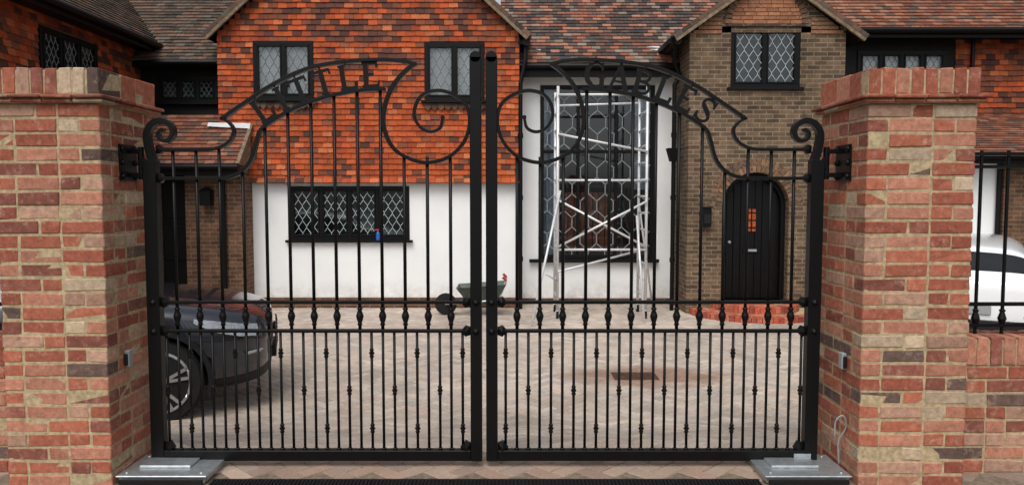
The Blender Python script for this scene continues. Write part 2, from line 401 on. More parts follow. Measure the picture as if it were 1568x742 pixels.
    G={'L':[(A_,[(.14,0),(.14,1)]),(B_,[(0,.05),(.66,.05)]),(C_,[(0,.96),(.30,.96)]),(B_,[(.62,0),(.66,.27)])],
       'I':[(A_,[(.15,0),(.15,1)]),(C_,[(0,.04),(.3,.04)]),(C_,[(0,.96),(.3,.96)])],
       'T':[(A_,[(.36,0),(.36,1)]),(B_,[(0,.95),(.72,.95)]),(C_,[(.02,1),(.0,.76)]),(C_,[(.70,1),(.72,.76)]),(C_,[(.2,.04),(.52,.04)])],
       'E':[(A_,[(.14,0),(.14,1)]),(B_,[(0,.05),(.64,.05)]),(B_,[(0,.95),(.6,.95)]),(B_,[(.12,.5),(.46,.5)]),(C_,[(.62,0),(.66,.24)]),(C_,[(.58,1),(.6,.78)])],
       'A':[(B_,[(.10,0),(.42,1)]),(A_,[(.40,1),(.76,0)]),(C_,[(.2,.32),(.64,.32)]),(C_,[(0,.04),(.2,.04)]),(C_,[(.64,.04),(.87,.04)])],
       'B':[(A_,[(.14,0),(.14,1)]),(B_,[(0,.95),(.35,.95),(.54,.88),(.58,.74),(.53,.6),(.35,.52),(.12,.52)]),(B_,[(.35,.52),(.58,.45),(.65,.27),(.58,.11),(.38,.05),(0,.05)])],
       'G':[(C_,[(.66,.78),(.6,.90),(.42,.97),(.22,.90)]),(A_,[(.24,.91),(.09,.73),(.06,.5),(.09,.27),(.24,.09)]),(B_,[(.22,.09),(.42,.03),(.6,.08),(.66,.14)]),(A_,[(.66,.03),(.66,.42)]),(C_,[(.50,.42),(.82,.42)]),(C_,[(.68,.70),(.68,.98)])],
       'S':[(B_,[(.55,.80),(.5,.90),(.32,.97),(.14,.91),(.07,.77),(.13,.63)]),(A_,[(.12,.65),(.30,.54),(.50,.40)]),(B_,[(.49,.42),(.57,.26),(.5,.10),(.3,.03),(.12,.09),(.05,.22)]),(C_,[(.05,.0),(.05,.32)]),(C_,[(.56,.70),(.56,1)])]}
    wd={'L':.64,'I':.3,'T':.72,'E':.64,'A':.84,'B':.65,'G':.78,'S':.6}
    if side<0: cen=[('L',402),('I',430),('T',459),('T',495),('L',532),('E',567)]
    else: cen=[('G',911),('A',948),('B',983),('L',1018),('E',1050),('S',1080)]
    hL=.136
    base=[]
    for i in range(32,len(low)-1):
        for k in range(8): base.append(low[i].lerp(low[i+1],k/8))
    if side>0: base=base[::-1]
    for (ch,px) in cen:
        tx=GX(px,150,YG)-XC; best=None
        for i in range(2,len(base)-2):
            t=(base[min(i+10,len(base)-1)]-base[max(i-10,0)]).normalized(); nn=Vector((-t.z,0,t.x))
            if t.x<.72: continue
            c=base[i]+nn*(hL/2+.013)
            if best is None or abs(c.x-tx)<best[0]: best=(abs(c.x-tx),c,t,nn)
        _,c,t,nn=best
        for wst,st in G[ch]:
            pts=[c+t*((x-wd[ch]/2)*hL)+nn*((z-.5)*hL) for x,z in st]
            if len(pts)>2: pts=catmull(pts,4)
            lt.sweep(pts,wst,.012+.002*R())
        for zz in (.5,):
            q=c+nn*(zz*hL); lt.bar(q,q+nn*.03,.007,.008)
    lt.done('lettering',['gate'],root)
    if side>0:
        pl=MB(); x=X_(256,697); pl.box(x-.055,x+.04,-.031,-.0265,zb+.012,zb+.045); pl.done('makers_plate',['galv'],root)
    return root
leaf(-1,'LITTLE'); leaf(1,'GABLES')

# gate accessories
def motor(x0,x1,ya,yb):
    mb=MB(); mb.box(x0,x1,ya,yb,.0,.035); mb.box(x0-.012,x1+.012,ya-.012,yb+.012,.035,.045)
    mb.box(x0+.06,x1-.12,ya+.1,yb-.08,.045,.06)
    for a in (x0+.03,x1-.03):
        for b_ in (ya+.03,yb-.03): mb.lathe((a,b_,.045),[(.01,0),(.01,.006)],'z',8)
    mb.box(x0+.005,x1-.005,ya-.02,ya-.013,0,.03,1)
    mb.done('gate_motor_box',['galv','trim'],None,bevel=.003)
motor(-2.10,-1.64,3.86,4.17); motor(1.36,1.80,3.86,4.17)
def photocell(x,s,z):
    mb=MB(); a,b_=sorted((x+s*.001,x+s*.028)); mb.box(a,b_,4.0,4.045,z-.045,z+.045,0)
    a,b_=sorted((x+s*.006,x+s*.024)); mb.box(a,b_,3.985,4.0,z-.036,z+.03,1)
    mb.done('gate_sensor',['grey','trim'],None,bevel=.004)
photocell(-2.125,1,GZ(549,4.0)); photocell(1.835,-1,GZ(553,4.0))
mb=MB(); mb.tube(catmull([(1.815,4.02,.05),(1.80,4.0,.18),(1.825,3.97,.27),(1.80,3.95,.34),(1.765,3.96,.31),(1.765,3.97,.22)],8),.0045,8); mb.done('cable_conduit',['grey'],None,True)
mb=MB(); dx0,dx1=-1.61,1.33; d0,d1=3.77,3.895
mb.box(dx0,dx1,d0,d1,-.006,.004,1)
x=dx0
while x<dx1-.02: mb.box(x+.004,x+.016,d0+.014,d1-.014,.004,.010,0); x+=.02
mb.box(dx0,dx1,d0-.002,d0+.012,.004,.012,0); mb.box(dx0,dx1,d1-.012,d1+.002,.004,.012,0)
mb.done('drain_channel',['trim','black'])

# boundary walls + railings
def bwall(x0,x1):
    mb=MB(); y0,y1=4.02,4.24; zt=GZ(560,y0); n=int(zt/.075)+1; zb=zt-n*.075
    for i in range(n):
        rowx(mb,x0,x1,y0,y0+.1025,zb+i*.075+.005,zb+i*.075+.07,i%2)
        rowx(mb,x0,x1,y1-.1025,y1,zb+i*.075+.005,zb+i*.075+.07,i%2)
    x=x0
    while x<x1-.03:
        mb.box(x+.005,min(x+.07,x1),y0-.006,y1+.006,zt+.006,zt+.115+.045+U(-.003,.003),0,bcol(),.003); x+=.075
    mb.box(x0+.003,x1-.003,y0+.005,y1-.005,-.1,zt,1); mb.box(x0+.003,x1-.003,y0+.003,y1-.003,zt,zt+.145,1)
    mb.done('boundary_wall',['brick','mortar'],None,bevel=.004); return zt+.16
def rail(x0,x1,zt):
    mb=MB(); y=4.13; zr=GZ(236,y)
    for z in (zr,GZ(247,y)-.03,GZ(465,y),zt+.05): mb.box(x0,x1,y-.018,y+.018,z-.009,z+.009)
    x=x0+.06
    while x<x1:
        mb.tube([(x,y,zt-.01),(x,y,zr+.02)],.0095,8)
        mb.lathe((x,y,GZ(487,y)),[(.009,-.055),(.017,-.048),(.012,-.038),(.023,0),(.012,.036),(.018,.046),(.009,.055)],'z',10)
        x+=.15
    mb.done('iron_railing',['gate'],None)
zt=bwall(2.40,6.5); rail(2.40,6.5,zt); zt=bwall(-6.5,-2.68); rail(-6.5,-2.68,zt)

# ================================================================= GROUND
mb=MB()
ys=[-300,-60,-20,-5,2,3.5]+[4+.25*i for i in range(14)]+[8,9,10,11,12,13,15,20,40,100,400]
xs=[-400,-100,-40,-20,-12,-8,-4,0,4,8,12,20,40,100,400]
for i in range(len(xs)-1):
    for j in range(len(ys)-1):
        mb.poly([(xs[i],ys[j],H(ys[j])-.03),(xs[i+1],ys[j],H(ys[j])-.03),(xs[i+1],ys[j+1],H(ys[j+1])-.03),(xs[i],ys[j+1],H(ys[j+1])-.03)])
mb.done('ground',['ground'])
mb=MB(); mb.poly([(-200,-8,-.022),(200,-8,-.022),(200,1.2,-.022),(-200,1.2,-.022)]); mb.done('road',['asphalt'])
mb=MB()
for q in range(-40,40): mb.box(q*.9,q*.9+.894,1.2,1.33,-.03,.015 if -4<q<4 else .09,0,(1,1,1))
mb.done('kerb',['kerb'],None,bevel=.01)
mb=MB(); X0,X1,Y0,Y1=-8,9,1.34,13.95
j=.0025
yy=[Y0]+[4+.25*i for i in range(12)]+[7,8,9,10,11,12,13,Y1]
for a,b_ in zip(yy[:-1],yy[1:]): mb.poly([(X0,a,H(a)-.0065),(X1,a,H(a)-.0065),(X1,b_,H(b_)-.0065),(X0,b_,H(b_)-.0065)],1)
c45=math.sqrt(.5)
pal=[(.50,.425,.355),(.455,.38,.315),(.53,.46,.39),(.43,.365,.315),(.50,.40,.33),(.48,.42,.37)]
for gx in range(-170,260):
    for gy in range(-110,200):
        k=(gx-gy)%4
        if k==0: w,h=2,1
        elif k==3: w,h=1,2
        else: continue
        cx,cy=(gx+w/2)*.1,(gy+h/2)*.1
        wx,wy=(cx-cy)*c45,(cx+cy)*c45
        if not(X0+.1<wx<X1-.1 and 1.45<wy<Y1-.05): continue
        if abs(wx)>1.2*wy+3: continue
        if 3.70<wy<3.965: continue
        col=random.choice(pal); q=U(.88,1.1); col=tuple(v*q for v in col)
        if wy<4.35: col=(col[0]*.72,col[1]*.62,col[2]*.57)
        dz=U(-.0015,.0015); hw,hh=w*.05,h*.05
        def tp(dx,dy,z):
            a=cx+dx; b2=cy+dy; X=(a-b2)*c45; Y=(a+b2)*c45; return (X,Y,H(Y)+z+dz)
        i_=j+.003
        o=[tp(-hw+j,-hh+j,-.006),tp(hw-j,-hh+j,-.006),tp(hw-j,hh-j,-.006),tp(-hw+j,hh-j,-.006)]
        n_=[tp(-hw+i_,-hh+i_,0),tp(hw-i_,-hh+i_,0),tp(hw-i_,hh-i_,0),tp(-hw+i_,hh-i_,0)]
        mb.faces(o+n_,[(4,5,6,7),(0,1,5,4),(1,2,6,5),(2,3,7,6),(3,0,4,7)],0,col)
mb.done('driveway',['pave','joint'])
mb=MB(); cx,cy=GX(972,576,7.95),7.95; z=H(cy)
mb.box(cx-.24,cx+.24,cy-.17,cy+.17,z-.01,z+.005,0); 
for a in range(6):
    for b_ in range(4): mb.box(cx-.19+a*.066,cx-.15+a*.066,cy-.13+b_*.07,cy-.09+b_*.07,z+.005,z+.009,0)
mb.done('manhole_cover',[simple('rusty_iron',(.09,.045,.03),.7,.3,20,.4)],None)

# ================================================================= HOUSE
house=empty('brick_house',(0,0,0))
def wallh(mb,x0,x1,z0,z1,y0,y1,holes=(),mat=0):
    xs=sorted({x0,x1,*[h[0] for h in holes],*[h[1] for h in holes]}); zs=sorted({z0,z1,*[h[2] for h in holes],*[h[3] for h in holes]})
    for a,b_ in zip(xs[:-1],xs[1:]):
        for c,d in zip(zs[:-1],zs[1:]):
            mx,mz=(a+b_)/2,(c+d)/2
            if any(h[0]<mx<h[1] and h[2]<mz<h[3] for h in holes): continue
            mb.box(a,b_,y0,y1,c,d,mat)
def tiles(mb,O,Ud,Vd,Nd,vmax,allowed,pal,g=.1,tw=.168,thick=.016):
    O,Ud,Vd,Nd=map(Vector,(O,Ud,Vd,Nd)); r=0
    while r*g<vmax:
        v0=r*g; iv=allowed(v0+g/2)
        for (a,b_) in iv:
            k=math.floor(a/tw)-1
            while k*tw<b_:
                u0=k*tw+(tw/2 if r%2 else 0)+.0025; u1=u0+tw-.005; k+=1
                u0=max(u0,a); u1=min(u1,b_)
                if u1-u0<.02: continue
                col=pal(u0,v0); l=U(0,.006); sk=U(-.005,.005); s2=U(-.005,.005)
                def q(u,v,n): return O+Ud*u+Vd*v+Nd*n
                pts=[q(u0,v0+sk,.004),q(u1,v0+s2,.004),q(u1,v0+s2,thick+.014+l),q(u0,v0+sk,thick+.014+l),q(u1,v0+g+.006,thick-.004),q(u0,v0+g+.006,thick-.004),q(u1,v0+g+.006,0),q(u0,v0+g+.006,0)]
                mb.faces(pts,[(0,1,2,3),(3,2,4,5),(0,3,5,7),(1,6,4,2)],0,col)
        r+=1
def palhang(u,v):
    r=R(); k=U(.75,1.15)
    d=.22 + (.26 if v>2.0 else 0)
    if r<d*.45: c=(.11,.045,.032)
    elif r<d: c=(.24,.075,.04)
    elif r<.72: c=(.45,.090,.028)
    elif r<.88: c=(.37,.070,.026)
    else: c=(.50,.14,.055)
    return tuple(x*k for x in c)
def palroof(kind):
    P={'dark':[(.085,.06,.045),(.12,.075,.055),(.065,.05,.042),(.15,.085,.06),(.10,.085,.07)],
       'mix':[(.13,.07,.055),(.075,.06,.055),(.26,.10,.065),(.22,.17,.14),(.10,.075,.065),(.32,.15,.10),(.05,.045,.045)],
       'red':[(.20,.075,.045),(.25,.095,.055),(.15,.06,.045),(.11,.07,.055),(.27,.13,.085)]}[kind]
    def f(u,v):
        c=random.choice(P); k=U(.8,1.2); return tuple(x*k for x in c)
    return f
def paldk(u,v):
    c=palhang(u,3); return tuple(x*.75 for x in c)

def lattice(mb,x0,x1,z0,z1,y,cw,ch,w=.007,hexa=.1,mat=0):
    segs=[]
    n=int((x1-x0)/cw)+3; m=int((z1-z0)/ch)+3
    xc=(x0+x1)/2; zc=(z0+z1)/2
    for i in range(-n,n+1):
        for k in range(-m,m+1):
            for (ox,oz) in ((0,0),(.5,.5)):
                cx=xc+(i+ox)*cw; cz=zc+(k+oz)*ch
                a=hexa*ch
                if hexa: segs.append(((cx,cz-a/2),(cx,cz+a/2)))
                segs.append(((cx,cz+a/2),(cx+cw/2,cz+ch/2-a/2))); segs.append(((cx,cz+a/2),(cx-cw/2,cz+ch/2-a/2)))
    for (p,q) in segs:
        t0,t1=0,1; dx,dz=q[0]-p[0],q[1]-p[1]; ok=True
        for pp,qq in ((-dx,p[0]-x0),(dx,x1-p[0]),(-dz,p[1]-z0),(dz,z1-p[1])):
            if abs(pp)<1e-9:
                if qq<0: ok=False
            else:
                t=qq/pp
                if pp<0: t0=max(t0,t)
                else: t1=min(t1,t)
        if not ok or t1-t0<.02: continue
        mb.bar((p[0]+dx*t0,y,p[1]+dz*t0),(p[0]+dx*t1,y,p[1]+dz*t1),w,.006,(0,1,0),mat)
def window(name,x0,x1,z0,z1,Y,lights,back='room',cw=.13,ch=.24,fw=.07,lw=.007,sill=True,sillo=.06,depth=.35,par=house,rot=None,lead='lead'):
    root=empty(name,(0,0,0)); root.parent=par
    f=MB()
    f.box(x0,x1,Y,Y+.09,z0,z0+fw); f.box(x0,x1,Y,Y+.09,z1-fw,z1)
    f.box(x0,x0+fw,Y,Y+.09,z0+fw,z1-fw); f.box(x1-fw,x1,Y,Y+.09,z0+fw,z1-fw)
    W=(x1-x0-2*fw)/lights; L=MB(); g=MB()
    for i in range(lights):
        a=x0+fw+i*W; b_=a+W
        if i: f.box(a-.028,a+.028,Y+.002,Y+.088,z0+fw,z1-fw)
        a2=a+(.0 if i==0 else .028); b2=b_-(0 if i==lights-1 else .028)
        s=.028
        for bb in ((a2,b2,z0+fw,z0+fw+s),(a2,b2,z1-fw-s,z1-fw),(a2,a2+s,z0+fw+s,z1-fw-s),(b2-s,b2,z0+fw+s,z1-fw-s)):
            f.box(bb[0],bb[1],Y-.012,Y+.05,bb[2],bb[3])
        lattice(L,a2+s,b2-s,z0+fw+s,z1-fw-s,Y+.022,cw,ch,lw)
        ti=U(-.012,.012); tj=U(-.006,.006)
        g.poly([(a2+s,Y+.032+ti/4,z0+fw+s),(b2-s,Y+.032-ti/4,z0+fw+s),(b2-s,Y+.032-ti/4+tj,z1-fw-s),(a2+s,Y+.032+ti/4+tj,z1-fw-s)])
    if sill: f.box(x0-sillo,x1+sillo,Y-.07,Y+.03,z0-.045,z0-.001)
    f.done('frame',['black'],root,bevel=.004); L.done('leads',[lead],root); g.done('glass',['glass'],root)
    r=MB(); yb=Y+depth
    if back=='skyrefl':  # wavy pale sheet behind the glass, painted to read as reflected sky
        n=int((x1-x0)/.025)
        for i in range(n):
            p=[(x0+(x1-x0)*q/n, Y+.13+.008*math.sin(q*1.3)+.006*math.sin(q*.41)) for q in (i,i+1)]
            r.poly([(p[0][0],p[0][1],z0),(p[1][0],p[1][1],z0),(p[1][0],p[1][1],z1),(p[0][0],p[0][1],z1)])
        r.done('painted_sky_reflection',['skyrefl'],root,True); r=MB(); back='room'
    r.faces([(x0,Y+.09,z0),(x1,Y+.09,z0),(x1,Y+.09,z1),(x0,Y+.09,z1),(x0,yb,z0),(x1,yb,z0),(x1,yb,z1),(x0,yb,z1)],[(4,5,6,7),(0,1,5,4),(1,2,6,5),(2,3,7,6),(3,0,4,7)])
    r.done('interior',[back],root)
    if rot: root.matrix_local=rot
    return root

# ---- central tile hung gable
YC=13.3
xl=GX(335,200,YC); xr=GX(795,200,YC); zt0=GZ(276,YC); zeave=GZ(52,YC); xm=(xl+xr)/2; hw=(xr-xl)/2; pitch=math.tan(math.radians(43))
def r4(a,b_,c,d,Y): return (GX(a,(c+d)/2,Y),GX(b_,(c+d)/2,Y),GZ(d,Y),GZ(c,Y))
w1=r4(388,480,63,152,YC); w2=r4(650,742,65,154,YC)
mb=MB(); wallh(mb,xl,xr,zt0+.0,zeave,YC+.03,YC+.3,[w1,w2])
mb.poly([(xl,YC+.03,zeave),(xr,YC+.03,zeave),(xm,YC+.03,zeave+hw*pitch)])
mb.done('first_floor_wall',['blackwood'],house)
mb=MB()
def al(v):
    z=zt0+v
    iv=[(0,2*hw)] if z<zeave else [(max(0,(z-zeave)/pitch),2*hw-max(0,(z-zeave)/pitch))]
    for w in (w1,w2):
        if w[2]-.05<z<w[3]+.01:
            new=[]
            for a,b_ in iv:
                p,q=w[0]-xl,w[1]-xl
                if a<p: new.append((a,min(b_,p)))
                if b_>q: new.append((max(a,q),b_))
            iv=new
    return [i for i in iv if i[1]-i[0]>.03]
tiles(mb,(xl,YC+.03,zt0),(1,0,0),(0,0,1),(0,-1,0),zeave-zt0+hw*pitch,al,palhang,g=.098)
tiles(mb,(xl,YC-.035,zt0-.055),(1,0,0),Vector((0,.5,.86)).normalized(),Vector((0,-.86,.5)).normalized(),.09,lambda v:[(0,2*hw)],palhang,g=.098)
for w in (w1,w2):
    n=9
    for i in range(n):
        x=w[0]+(w[1]-w[0])*i/n+.004; x2=w[0]+(w[1]-w[0])*(i+1)/n-.004; z=w[2]-.05
        mb.faces([(x,YC-.03,z),(x2,YC-.03,z),(x2,YC-.04,z-.07),((x+x2)/2,YC-.045,z-.13),(x,YC-.04,z-.07),(x,YC+.0,z),(x2,YC+.0,z)],[(0,4,3,2,1)],0,palroof('dark')(0,0))
mb.done('hung_tiles',['tile'],house)
window('first_floor_window',*w1,YC-.02,2,'skyrefl',.15,.29,lead='leadw',lw=.010); window('first_floor_window',*w2,YC-.02,2,'skyrefl',.15,.29,lead='leadw',lw=.010)
YW=13.42; xwl=GX(372,360,YW); xwr=GX(792,360,YW); wz=GZ(455,YW); g1=r4(443,627,285,367,YW)
mb=MB(); wallh(mb,xwl,xwr,wz,zt0-.04,YW,YW+.3,[g1]); mb.done('rendered_wall',['white'],house)
mb=MB(); mb.box(xwl,xwr,YW-.02,YW+.3,-.6,wz-.001); mb.done('plinth',['hbrickr'],house)
mb=MB(); mb.box(xwl,xwr,YC+.0,YW+.3,zt0-.04,zt0-.001); mb.done('jetty_soffit',['blackwood'],house)
window('ground_floor_window',*g1,YW-.02,4,'roomt',.145,.25,lw=.008)
def gable_roof(xm,hw,ze,pitch,y0,y1,over=.2,name='gable_roof',pal='dark'):
    mb=MB(); p=pitch; e=over
    for s in (-1,1):
        xe=xm+s*(hw+e); ze2=ze-e*p*.6
        ap=(xm,ze+hw*p)
        A=Vector((xe,y0,ze2)); B=Vector((xm,y0,ap[1])); 
        L=(B-A).length; V=(B-A).normalized(); nn=Vector((s*abs(V.z),0,abs(V.x)))
        th=.04
        mb.faces([A,B,B+nn*th,A+nn*th,A+Vector((0,y1-y0,0)),B+Vector((0,y1-y0,0)),B+nn*th+Vector((0,y1-y0,0)),A+nn*th+Vector((0,y1-y0,0))],[(0,1,2,3),(0,4,5,1),(3,2,6,7),(0,3,7,4)],1)
        tiles(mb,A+nn*(th),(0,1,0),V,nn,L,lambda v:[(0,y1-y0)],palroof(pal),g=.11)
        d=0
        while d<L:
            c=palroof('dark')(0,0); q=A+V*d; q2=A+V*min(d+.16,L)
            mb.faces([q+nn*.0+Vector((0,-.02,0)),q2+nn*.0+Vector((0,-.02,0)),q2+nn*.07+Vector((0,-.02,0)),q+nn*.07+Vector((0,-.02,0))],[(0,1,2,3)],0,c); d+=.165
        mb.bar(A-nn*.03+Vector((0,.01,0)),B-nn*.03+Vector((0,.01,0)),.055,.05,(0,1,0),2)
    mb.done(name,['rooft','blackwood','cement'],house)
gable_roof(xm,hw,zeave,pitch,YC-.15,YC+4,.16)

# ---- right brick gable bay with arched entrance
YR=12.75; bl=GX(1056,250,YR); brx=GX(1290,250,YR); bze=GZ(50,YR); bxm=GX(1175,100,YR); 
bhw=max(bxm-bl,brx-bxm); bl=bxm-bhw; brx=bxm+bhw; bp=math.tan(math.radians(37))
bw=r4(1119,1226,41,134,YR); dcx=GX(1156,360,YR); drad=GX(1207,360,YR)-dcx; dz0=GZ(460,YR); dztop=GZ(264,YR); dzs=dztop-drad
mb=MB()
hole=(dcx-drad,dcx+drad,-.6,dztop+.001)
wallh(mb,bl,brx,-.6,bze,YR,YR+.3,[bw,hole])
mb.poly([(bl,YR,bze),(brx,YR,bze),(bxm,YR,bze+bhw*bp)])
nS=16
for i in range(nS):
    a0=math.pi*i/nS; a1=math.pi*(i+1)/nS
    p0=(dcx+drad*math.cos(a0),dzs+drad*math.sin(a0)); p1=(dcx+drad*math.cos(a1),dzs+drad*math.sin(a1))
    mb.poly([(p0[0],YR,p0[1]),(p0[0],YR,dztop+.001),(p1[0],YR,dztop+.001),(p1[0],YR,p1[1])])
    mb.poly([(p0[0],YR,p0[1]),(p1[0],YR,p1[1]),(p1[0],YR+.3,p1[1]),(p0[0],YR+.3,p0[1])])
mb.box(bl,bl+.3,YR+.3,13.95,-.6,bze,0); mb.box(brx-.3,brx,YR+.3,13.95,-.6,bze,0)
mb.done('brick_bay',['hbrick'],house)
window('bay_window',*bw,YR+.02,2,'roomt',.155,.27,lw=.008,sill=True)
gable_roof(bxm,bhw,bze,bp,YR-.15,YR+4.5,.28,'bay_roof','red')
def arch(mb,cx,cz,r0,r1,n,y0,y1,a0=0,a1=math.pi,P=((.17,.10,.06),(.22,.12,.07),(.12,.08,.055))):
    for i in range(n):
        s=a0+(a1-a0)*i/n+.012; e=a0+(a1-a0)*(i+1)/n-.012; k=U(.7,1.25); base=random.choice(P); c=tuple(v*k for v in base)
        q=[(cx+r*math.cos(a),y,cz+r*math.sin(a)) for y in (y0,y1) for a,r in ((s,r0),(e,r0),(e,r1),(s,r1))]
        mb.faces(q,[(0,1,2,3),(0,4,5,1),(1,5,6,2),(2,6,7,3),(3,7,4,0)],0,c)
mb=MB(); arch(mb,dcx,dzs,drad+.005,drad+.115,26,YR-.012,YR+.2); arch(mb,dcx,dzs,drad+.125,drad+.235,30,YR-.006,YR+.1)
zl=GZ(37,YR); rr=GX(1226,40,YR)-GX(1172,40,YR); cx_=(bw[0]+bw[1])/2
arch(mb,cx_,zl,rr+.0,rr+.11,24,YR-.03,YR)
for row in range(9):
    z=zl+row*.066; 
    if z-zl>rr-.05: break
    w=math.sqrt(rr*rr-(z-zl+.03)**2); x=cx_-w; off=(row%2)*.05
    while x<cx_+w-.02:
        e=min(x+.2-off,cx_+w); off=0; k=U(.75,1.2)
        mb.box(x+.004,e-.004,YR-.02,YR,z+.005,z+.06,0,(.32*k,.14*k,.075*k)); x=e
mb.box(bw[0]-.08,bw[1]+.08,YR-.035,YR+.02,bw[3]+.001,zl-.002,0,(.06,.045,.035))
for sx in (-1,1):   # corbelled tile courses at the gable shoulders
    for q in range(4):
        xa=cx_+sx*(rr+.16); xb=bxm+sx*(bhw-.05-q*.09); a,b_=sorted((xa,xb)); 
        mb.box(a,b_,YR-.02,YR,bze-.02+q*.07,bze+.035+q*.07,0,(.24*U(.8,1.2),.12,.07))
mb.done('brick_arches',['brick'],house)
# door
door=empty('front_door'); door.parent=house
mb=MB(); yd=YR+.2
ap=[(dcx-drad+.002,yd+.05,dz0),(dcx+drad-.002,yd+.05,dz0)]+[(dcx+(drad-.002)*math.cos(math.pi*i/20),yd+.05,dzs+(drad-.002)*math.sin(math.pi*i/20)) for i in range(21)]; mb.poly(ap,0)
ro,ri=drad-.002,drad-.08
pts=[(dcx-(ro+ri)/2,yd,dz0)]+[(dcx-(ro+ri)/2*math.cos(math.pi*i/20),yd,dzs+(ro+ri)/2*math.sin(math.pi*i/20)) for i in range(21)]+[(dcx+(ro+ri)/2,yd,dz0)]
mb.sweep(pts,ro-ri,.1)
for k in range(-3,4): mb.box(dcx+k*.125-.059,dcx+k*.125+.059,yd+.02,yd+.045,dz0+.02,dzs+math.sqrt(max(0,ri*ri-(abs(k)*.125+.059)**2)) ,0)
mb.box(dcx-.14,dcx+.14,yd+.0,yd+.03,dz0+.82,dz0+.9,0)
mb.done('door_leaf',['black'],door,bevel=.004)
mb=MB(); lz0,lz1=GZ(354,yd),GZ(320,yd); mb.box(dcx-.075,dcx+.075,yd+.004,yd+.019,lz0,lz1,0)
for i in range(3): mb.box(dcx-.075,dcx+.075,yd-.004,yd+.003,lz0+(i+.5)*(lz1-lz0)/3-.012,lz0+(i+.5)*(lz1-lz0)/3+.012,1)
mb.box(dcx-.010,dcx+.010,yd-.006,yd+.002,lz0,lz1,1)
mb.done('door_light',['warmglass','black'],door)
mb=MB(); mb.lathe((dcx-.38,yd-.03,dz0+1.0),[(.012,0),(.03,.02),(.03,.04),(.012,.05)],'y',12); mb.box(dcx-.1,dcx+.1,yd-.006,yd-.001,dz0+.84,dz0+.88); mb.done('door_furniture',['galv'],door)
# steps
mb=MB()
for (rad,z0,z1) in ((1.12,-.55,dz0-.115),(.74,dz0-.116,dz0-.003)):
    mb.faces([(dcx+rad*math.cos(math.pi+math.pi*i/40),YR-.001+rad*1.0*math.sin(math.pi+math.pi*i/40),z1-.01) for i in range(41)],[tuple(range(41))],1)
    n=int(rad*math.pi/.085)
    for i in range(n):
        a0=math.pi+math.pi*i/n+.004; a1=math.pi+math.pi*(i+1)/n-.004
        q=[]
        for z in (z0,z1):
            for a,r in ((a0,rad-.21),(a1,rad-.21),(a1,rad+U(-.004,.004)),(a0,rad)):
                q.append((dcx+r*math.cos(a),YR-.002+r*1.0*math.sin(a),z))
        k=U(.8,1.2); c=random.choice([(.42*k,.085*k,.045*k),(.32*k,.08*k,.05*k),(.45*k,.14*k,.08*k)])
        mb.faces(q,[(4,5,6,7),(3,2,6,7),(0,3,7,4),(1,2,6,5),(0,1,5,4)],0,c)
    for i in range(12):
        for k in range(10):
            x=dcx-rad+.3+i*.11; y=YR-.1-k*.11
            if math.hypot(x+.05-dcx,(y-YR)/1.0)<rad-.25 : mb.box(x,x+.1,y,y+.1,z1-.02,z1-.002,0,(.38*U(.8,1.2),.11,.06))
mb.done('entrance_steps',['brick','mortar'],house)

# ---- centre recess, tall window
YN=13.9; rz=GZ(112,YN); x0=xr-.2; x1=bl+.3
tw_=r4(827,1001,131,396,YN)
mb=MB(); nz=GZ(456,YN); wallh(mb,x0,x1,nz,rz,YN,YN+.3,[tw_]); mb.done('recess_wall',['white'],house)
mb=MB(); mb.box(x0,x1,YN-.02,YN+.3,-.6,nz-.001); mb.done('recess_plinth',['hbrickr'],house)
root=empty('tall_window'); root.parent=house
f=MB(); a,b_,c,d=tw_; Y=YN-.03
f.box(a,a+.07,Y,Y+.1,c,d); f.box(b_-.07,b_,Y,Y+.1,c,d); f.box(a,b_,Y+.001,Y+.099,c,c+.08); f.box(a,b_,Y+.001,Y+.099,d-.07,d)
for k in range(1,3): x=a+(b_-a)*k/3; f.box(x-.03,x+.03,Y+.01,Y+.09,c,d)
for zz in (GZ(232,YN),): f.box(a,b_,Y+.005,Y+.095,zz-.03,zz+.03)
f.box(a-.2,b_+.1,Y-.09,Y+.02,c-.06,c-.002)
f.done('frame',['black'],root,bevel=.004)
L=MB(); lattice(L,a+.07,b_-.07,c+.08,d-.07,Y+.02,.31,.62,.018,.28); L.done('leads',['leadd'],root)
g=MB(); g.poly([(a,Y+.05,c),(b_,Y+.05,c),(b_,Y+.05,d),(a,Y+.05,d)]); g.done('glass',['glass'],root)
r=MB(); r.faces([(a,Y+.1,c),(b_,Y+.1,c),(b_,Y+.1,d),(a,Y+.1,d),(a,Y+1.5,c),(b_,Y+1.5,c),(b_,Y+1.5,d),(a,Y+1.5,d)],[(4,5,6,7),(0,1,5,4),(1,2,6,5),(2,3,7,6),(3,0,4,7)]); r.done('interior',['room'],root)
def curtain(xa,xb,y,z0,z1,name):
    mb=MB(); n=int((xb-xa)/.02); 
    for i in range(n):
        p=[(xa+(xb-xa)*q/n, y+.03*math.sin(q*1.1)) for q in (i,i+1)]
        mb.poly([(p[0][0],p[0][1],z0),(p[1][0],p[1][1],z0),(p[1][0],p[1][1],z1),(p[0][0],p[0][1],z1)])
    mb.done(name,['curtain'],root,True)
curtain(a+.05,a+.30,Y+.16,c,d,'curtain_l'); curtain(b_-.40,b_-.05,Y+.16,c+1.3,d,'curtain_r')
mb=MB()
for i in range(9): mb.box(a+.45+i*.12,a+.55+i*.12,Y+.5,Y+.6,c+.1,c+1.25,0)  # row of upright red-brown boxes behind the tall window's glass
mb.done('red_brown_slats',[simple('red_brown',(.24,.06,.03),.6,0,6,.6)],root)
mb=MB(); mb.box(x0,x1,YN-.32,YN,rz-.05,rz+.02); mb.box(x0,x1,YN-.345,YN-.32,rz-.13,rz+.1); 
